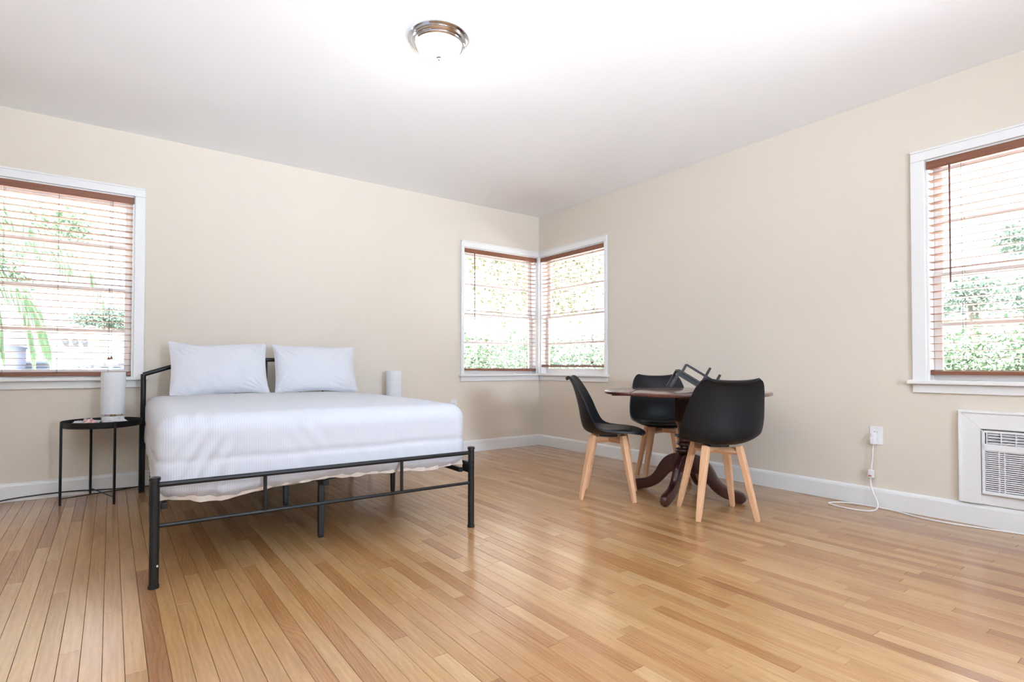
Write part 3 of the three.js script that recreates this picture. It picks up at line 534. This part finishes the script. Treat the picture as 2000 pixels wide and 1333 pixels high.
// ------------------------------------------------------------------ air conditioner in the right wall
{
  const t = thing('air_conditioner', 'white wall air conditioner in a wide painted surround below the right window', 'air conditioner', [0, 0, 0], -Math.PI / 2);
  const a = 3.84, b = 4.78, c = 3.94, d = 4.68, y0 = 0.124, y1 = 0.642, yt = 0.545;
  const mitre = (pts, z) => { const g = new THREE.ExtrudeGeometry(new THREE.Shape(pts.map((q) => new THREE.Vector2(...q))), { depth: 0.018, bevelEnabled: true, bevelThickness: 0.004, bevelSize: 0.003, bevelSegments: 2 }); g.translate(0, 0, z); return uvBox(clean(g)); };
  part('surround_board', mitre([[a + 0.003, y0 + 0.004], [c - 0.003, y0 + 0.004], [c - 0.003, yt + 0.002], [a + 0.003, y1 - 0.006]], 0.004), M.trim, t);
  part('surround_board', mitre([[a + 0.006, y1 - 0.003], [c, yt + 0.004], [d, yt + 0.004], [b - 0.006, y1 - 0.003]], 0.004), M.trim, t);
  part('surround_board', mitre([[b - 0.003, y0 + 0.004], [b - 0.003, y1 - 0.006], [d + 0.003, yt + 0.002], [d + 0.003, y0 + 0.004]], 0.004), M.trim, t);
  part('edge_bead', merge([box(a - 0.002, a + 0.014, y0, y1 + 0.002, 0, 0.032, 0.005), box(a - 0.002, b + 0.002, y1 - 0.012, y1 + 0.004, 0, 0.032, 0.005), box(b - 0.014, b + 0.002, y0, y1 + 0.002, 0, 0.032, 0.005)]), M.trim, t);
  part('lower_panel', merge([box(c, d, y0 + 0.002, 0.2, 0, 0.012)]), M.trim, t);
  // body with a recessed vent and grille
  const zb = 0.034, g0 = 0.186, g1 = 0.538;
  const body = part('body', merge([box(c + 0.004, c + 0.018, g0, g1, -0.1, zb, 0.004), box(d - 0.018, d - 0.004, g0, g1, -0.1, zb, 0.004), box(c + 0.004, d - 0.004, g1 - 0.012, g1, -0.1, zb, 0.003), box(c + 0.004, d - 0.004, g0, g0 + 0.018, -0.1, zb + 0.002, 0.004), box(c + 0.006, d - 0.006, 0.428, 0.464, -0.1, zb, 0.003), box(c + 0.01, d - 0.01, g0 + 0.004, g1 - 0.004, -0.1, 0.004)]), M.whitePlastic, t);
  part('backing', merge([box(c + 0.016, d - 0.016, g0 + 0.014, g1 - 0.012, 0.003, 0.008)]), M.darkPlastic, body);
  const lou = merge([box(c + 0.03, d - 0.03, -0.0025, 0.0025, -0.011, 0.011, 0.001)]);
  for (let k = 0; k < 4; k++) { const l = part('louver', lou, M.whitePlastic, t); l.position.set(0, 0.472 + k * 0.016, 0.02); l.rotation.x = 0.35; }
  for (let k = 0; k < 12; k++) { const x = c + 0.027 + k * 0.0605; part('vane', merge([box(x - 0.002, x + 0.002, 0.464, 0.527, 0.008, 0.032)]), M.whitePlastic, t); }
  part('tilt_tab', merge([box(c + 0.115, c + 0.145, 0.47, 0.477, 0.03, 0.042, 0.002)]), M.whitePlastic, t);
  const fin = merge([box(c + 0.02, d - 0.02, -0.0026, 0.0026, -0.006, 0.006)]);
  for (let k = 0; k < 20; k++) { const l = part('grille_slat', fin, M.whitePlastic, t); l.position.set(0, 0.21 + k * 0.0112, 0.022); l.rotation.x = -0.5; }
  for (const x of [c + 0.077, c + 0.1, c + 0.37, c + 0.66]) part('grille_rib', merge([box(x - 0.002, x + 0.002, 0.2, 0.43, 0.012, 0.03)]), M.whitePlastic, t);
}
function outlet(at, turn, label) {
  const t = thing('wall_outlet', label, 'outlet', at, turn, 'white wall outlets');
  part('cover_plate', merge([box(-0.037, 0.037, -0.058, 0.058, 0, 0.006, 0.003)]), M.whitePlastic, t);
  for (const y of [-0.021, 0.021]) { const s = part('socket', merge([box(-0.017, 0.017, y - 0.015, y + 0.015, 0.005, 0.0078, 0.002)]), M.whitePlastic, t); part('slot', merge([box(-0.008, -0.006, y - 0.003, y + 0.006, 0.0075, 0.0082), box(0.006, 0.008, y - 0.003, y + 0.006, 0.0075, 0.0082)]), M.darkPlastic, s); }
  return t;
}
outlet([0, 0.453, 3.414], -Math.PI / 2, 'white outlet with a plug in it, on the right wall');
outlet([-1.12, 0.49, 0], 0, 'small white outlet on the back wall past the foot of the bed');
{ // the air conditioner's cord, plug and safety box
  const t = thing('power_cord', 'white power cord looping on the floor below the right wall outlet', 'cord', [0, 0, 0]);
  part('plug', merge([box(-0.048, -0.0085, 0.397, 0.445, 3.391, 3.424, 0.008), box(-0.04, -0.01, 0.44, 0.47, 3.396, 3.42, 0.006)]), M.whitePlastic, t);
  part('cord', merge([tube([V(-0.03, 0.4, 3.405), V(-0.03, 0.33, 3.402), V(-0.03, 0.25, 3.395), V(-0.032, 0.15, 3.39), V(-0.05, 0.1, 3.41), V(-0.08, 0.04, 3.445), V(-0.12, 0.012, 3.455), V(-0.19, 0.006, 3.43), V(-0.22, 0.006, 3.3), V(-0.18, 0.006, 3.2), V(-0.08, 0.006, 3.25), V(-0.045, 0.006, 3.4), V(-0.05, 0.006, 3.52), V(-0.1, 0.006, 3.66), V(-0.11, 0.006, 3.8), V(-0.08, 0.006, 3.95), V(-0.045, 0.006, 4.12), V(-0.035, 0.006, 4.4), V(-0.04, 0.006, 4.75), V(-0.05, 0.006, 4.95), V(-0.05, 0.006, 5.2)], 0.0046, 220, 8)]), M.cordWhite, t);
  part('safety_box', merge([box(-0.046, -0.02, 0.185, 0.235, 3.377, 3.41, 0.006)]), M.whitePlastic, t);
  part('reset_button', merge([box(-0.049, -0.044, 0.195, 0.203, 3.383, 3.4, 0.001)]), std(new THREE.Color('#c96a4a'), 0.5), t, 'orange-red mark on the white box');
}

for (const f of FLASHES) { // the flashes on their stands, out of the picture behind the viewer
  const t = thing('studio_flash', f.label, 'flash', [f.at[0], 0, f.at[2]], 0, 'photo flashes behind the viewer');
  const dir = V(...f.aim).sub(V(...f.at)).normalize(), h = f.at[1] - 0.16;
  part('pole', merge([rod(V(0, 0.2, 0), V(0, h, 0), 0.012)]), M.blackMetal, t);
  for (let k = 0; k < 3; k++) part('leg', merge([rod(V(0.2 * Math.cos(k * 2.094), 0.005, 0.2 * Math.sin(k * 2.094)), V(0, 0.5, 0), 0.008)]), M.blackMetal, t);
  const head = V(0, f.at[1], 0), on = (d) => head.clone().addScaledVector(dir, d);
  part('head', merge([rod(on(-0.22), on(-0.07), 0.045, 0.05, 20), rod(V(0, h, 0), on(-0.15), 0.02, 0.02)]), M.blackMetal, t);
  const dr = f.size * 0.02;
  if (dr > 0.1) part('reflector', merge([rod(on(-0.075), on(-0.07), dr, dr, 32)]), M.trayMetal, t);
  part('flash_lamp', merge([rod(on(-0.07), on(-0.06), Math.max(dr, 0.045), Math.max(dr, 0.045), 32)]), std(new THREE.Color('#ffffff'), 0.5, { emissive: new THREE.Color(1, 1, 1), emissiveIntensity: 2 }), t);
}

// ------------------------------------------------------------------ outside
const leafMat = (c) => phys(new THREE.Color(c), 0.9, { transmission: 0.45, thickness: 0, side: THREE.DoubleSide });
const LEAF = { yellow: leafMat('#5f6342'), green: leafMat('#4d6448'), deep: leafMat('#495e50'), palm: leafMat('#567052') };
function leaves(seed, blobs, n, size) {
  const R = rng(seed), pos = [], m = new THREE.Matrix4(), e = new THREE.Euler(), q = V();
  const total = blobs.reduce((s, b) => s + b[3] * b[3], 0);
  for (const [cx, cy, cz, r, ry = r] of blobs) for (let i = 0, k = Math.round(n * r * r / total); i < k; i++) {
    const a = R() * 6.283, c = R() * 2 - 1, s = Math.sqrt(1 - c * c), d = Math.pow(R(), 0.4) * (0.85 + 0.3 * R());
    const L = size * (0.6 + 0.8 * R()), w = L * 0.42;
    e.set(R() * 6.28, R() * 6.28, R() * 6.28); m.makeRotationFromEuler(e); m.setPosition(cx + r * s * Math.cos(a) * d, cy + ry * c * d, cz + r * s * Math.sin(a) * d);
    const P = [[0, 0, 0], [w, 0.15 * w, L * 0.5], [0, 0, L], [-w, 0.15 * w, L * 0.5]].map((v) => q.set(...v).applyMatrix4(m).toArray());
    pos.push(...P[0], ...P[1], ...P[2], ...P[0], ...P[2], ...P[3]);
  }
  const g = new THREE.BufferGeometry(); g.setAttribute('position', new THREE.Float32BufferAttribute(pos, 3)); g.computeVertexNormals(); return clean(g);
}
const GY = -2.9, bark = std(new THREE.Color('#5f5a52'), 0.9);
function tree(name, label, x, z, blobs, n, size, m, seed, limbs) {
  const t = thing(name, label, 'tree', [x, GY, z]);
  part('foliage', leaves(seed, blobs.map(([a, b, c, ...r]) => [a - x, b - GY, c - z, ...r]), n, size), m, t);
  const top = blobs[0];
  part('trunk', merge([tube([V(0, 0, 0), V(0.06, (top[1] - GY) * 0.5, 0.04), V(top[0] - x, top[1] - GY, top[2] - z)], 0.09, 12, 8)]), bark, t);
  for (const l of limbs || []) part('branch', merge([tube(l.map(([a, b, c]) => V(a - x, b - GY, c - z)), 0.045, 16, 6)]), bark, t);
}
solo('ground', merge([box(-40, 40, GY - 0.3, GY, -40, 40)]), std(new THREE.Color('#c6c6c0'), 0.95), 'pale ground far below the windows', 'ground', null, 'structure');
tree('tree', 'yellow-green tree high outside the corner window', 2.6, -3.2, [[2.6, 2.9, -3.2, 0.9], [1.9, 2.2, -3.4, 0.55], [3.2, 2.3, -2.9, 0.6], [1.7, 3.2, -3.9, 0.6], [3.5, 3.2, -2.6, 0.6]], 4200, 0.075, LEAF.yellow, 41, [[[2.6, 2.6, -3.2], [2.2, 2.0, -3.1], [1.6, 1.9, -3.5]], [[2.8, 1.0, -3.0], [3.2, 1.6, -2.6], [3.7, 2.6, -2.4]]]);
tree('tree', 'green bushy tree low outside the corner window', 3.6, -5.0, [[3.6, 1.0, -5.0, 1.1, 0.75], [2.2, 0.9, -5.2, 0.9, 0.7], [4.8, 1.0, -4.2, 1.0, 0.75], [1.4, 0.8, -5.4, 0.8, 0.7], [5.6, 1.0, -3.2, 0.9, 0.7]], 11000, 0.075, LEAF.green, 43);
tree('tree', 'bright green tree outside the right window', 6.2, 2.4, [[6.2, 0.95, 2.4, 0.75, 0.7], [6.6, 0.9, 1.5, 0.7, 0.65], [6.4, 1.0, 3.3, 0.75, 0.75], [6.8, 0.4, 2.4, 1.0]], 8500, 0.07, LEAF.green, 47);
tree('tree', 'darker green tree behind the bright one outside the right window', 8.4, 1.9, [[8.4, 2.15, 1.9, 0.5, 0.34], [8.2, 2.0, 2.8, 0.5, 0.4], [8.6, 1.9, 1.1, 0.45, 0.4], [8.6, 3.1, 2.5, 0.4, 0.3]], 3600, 0.075, LEAF.deep, 49);
tree('tree', 'grey-green tree in the distance outside the left window', -4.08, -15.6, [[-4.08, 2.38, -15.6, 0.62, 0.3], [-3.72, 2.15, -15.8, 0.5, 0.25], [-4.6, 2.25, -15.6, 0.38, 0.2]], 2200, 0.08, LEAF.deep, 53);
tree('tree', 'light green tree high outside the left window', -6.6, -7, [[-6.4, 2.6, -7, 0.5, 0.45], [-5.0, 3.1, -7, 0.5, 0.45], [-5.5, 2.5, -7, 0.45, 0.4], [-4.5, 3.3, -7.3, 0.4, 0.3], [-5.2, 2.2, -7.1, 0.2]], 2600, 0.07, LEAF.green, 55);
{ // palm whose fronds hang in front of the left window
  const t = thing('palm_tree', 'palm with drooping fronds outside the left window', 'palm', [-5.75, GY, -2.9]);
  const top = 2.25 - GY, R = rng(61);
  part('trunk', merge([tube([V(0, 0, 0), V(0.05, top * 0.5, 0.03), V(0, top, 0)], 0.1, 14, 8)]), bark, t);
  const frond = (az, len, rise, droop, nL, ll) => {
    const c = new THREE.CatmullRomCurve3([V(0, top, 0), V(Math.cos(az) * len * 0.45, top + rise, Math.sin(az) * len * 0.45), V(Math.cos(az) * len * 0.85, top + rise - droop * 0.35, Math.sin(az) * len * 0.85), V(Math.cos(az) * len, top + rise - droop, Math.sin(az) * len)]);
    const gs = [clean(new THREE.TubeGeometry(c, 20, 0.009, 5))], pos = [];
    for (let i = 2; i < nL; i++) for (const s of [-1, 1]) {
      const f = i / nL, p = c.getPointAt(f), T = c.getTangentAt(f), side = V().crossVectors(T, V(0, 1, 0)).normalize();
      const L = ll * Math.sin(Math.PI * (0.25 + 0.65 * f)) * (0.85 + 0.3 * R()), d = side.multiplyScalar(s * 0.6).addScaledVector(T, 0.75).add(V(0, -0.75 - 0.3 * R(), 0)).normalize();
      const mid = p.clone().addScaledVector(d, L * 0.5).add(V(0, 0.04, 0)), end = p.clone().addScaledVector(d, L).add(V(0, -0.08, 0)), wv = V().crossVectors(d, V(0.3, 0.2, 1)).normalize().multiplyScalar(0.016);
      const a = p, b1 = mid.clone().add(wv), b2 = mid.clone().sub(wv);
      pos.push(...a.toArray(), ...b1.toArray(), ...b2.toArray(), ...b1.toArray(), ...end.toArray(), ...b2.toArray());
    }
    const g = new THREE.BufferGeometry(); g.setAttribute('position', new THREE.Float32BufferAttribute(pos, 3)); g.computeVertexNormals(); gs.push(clean(g));
    return mergeGeometries(gs);
  };
  for (const [az, len, rise, droop] of [[0.02, 1.15, -0.1, 1.15], [0.28, 0.95, 0.0, 1.25], [-0.3, 1.3, -0.2, 1.0], [-0.5, 1.6, 0.3, 0.5], [0.35, 1.2, 0.45, 0.4], [-1.3, 1.5, 0.4, 0.6], [2.2, 1.4, 0.4, 0.6], [3.2, 1.5, 0.35, 0.7], [4.1, 1.4, 0.4, 0.6], [1.3, 1.1, 0.4, 0.5], [0.15, 1.75, 0.25, 0.9]])
    part('frond', frond(az, len, rise, droop, 28, 0.5), LEAF.palm, t);
}
{ // neighbour's house below the left window
  const t = thing('neighbor_house', 'white neighbouring house with a grey shingle roof outside the left window', 'house', [-4.4, GY, -10]);
  const white = std(new THREE.Color('#75736f'), 0.9), shingle = std(new THREE.Color('#565a64'), 0.9);
  part('wall', merge([box(-4, 4, 0, 1.62 - GY, -4, 0)]), white, t);
  for (let k = 0; k < 3; k++) part('vent', merge([rod(V(-0.33 + k * 0.16, 1.42 - GY, -0.02), V(-0.33 + k * 0.16, 1.42 - GY, 0.03), 0.055, 0.055, 16)]), std(new THREE.Color('#2c2e33'), 0.8), t);
  const course = merge([box(-4.2, 4.2, -0.012, 0.012, -0.14, 0.14)]);
  for (let k = 0; k < 12; k++) { const c = part('shingle_course', course, shingle, t); c.position.set(0, 1.25 - GY - k * 0.06, 0.12 + k * 0.22); c.rotation.x = 0.19; }
  part('gutter', merge([box(-4.2, 4.2, 0.4 - GY, 0.5 - GY, 2.65, 2.8)]), white, t);
}
{
  const t = thing('garage_roof', 'blue-grey flat roof at the far left outside the left window', 'roof', [-6.1, GY, -7]);
  part('wall', merge([box(-1.5, 0.9, 0, 1.2 - GY, -1.5, 1)]), std(new THREE.Color('#666b7a'), 0.9), t);
  part('roof_edge', merge([box(-1.6, 1.0, 1.2 - GY, 1.45 - GY, -1.6, 1.1)]), std(new THREE.Color('#606574'), 0.9), t);
}

scene.traverse((o) => { if (o.isMesh) { o.castShadow = true; o.receiveShadow = true; } });
renderer.render(scene, camera);
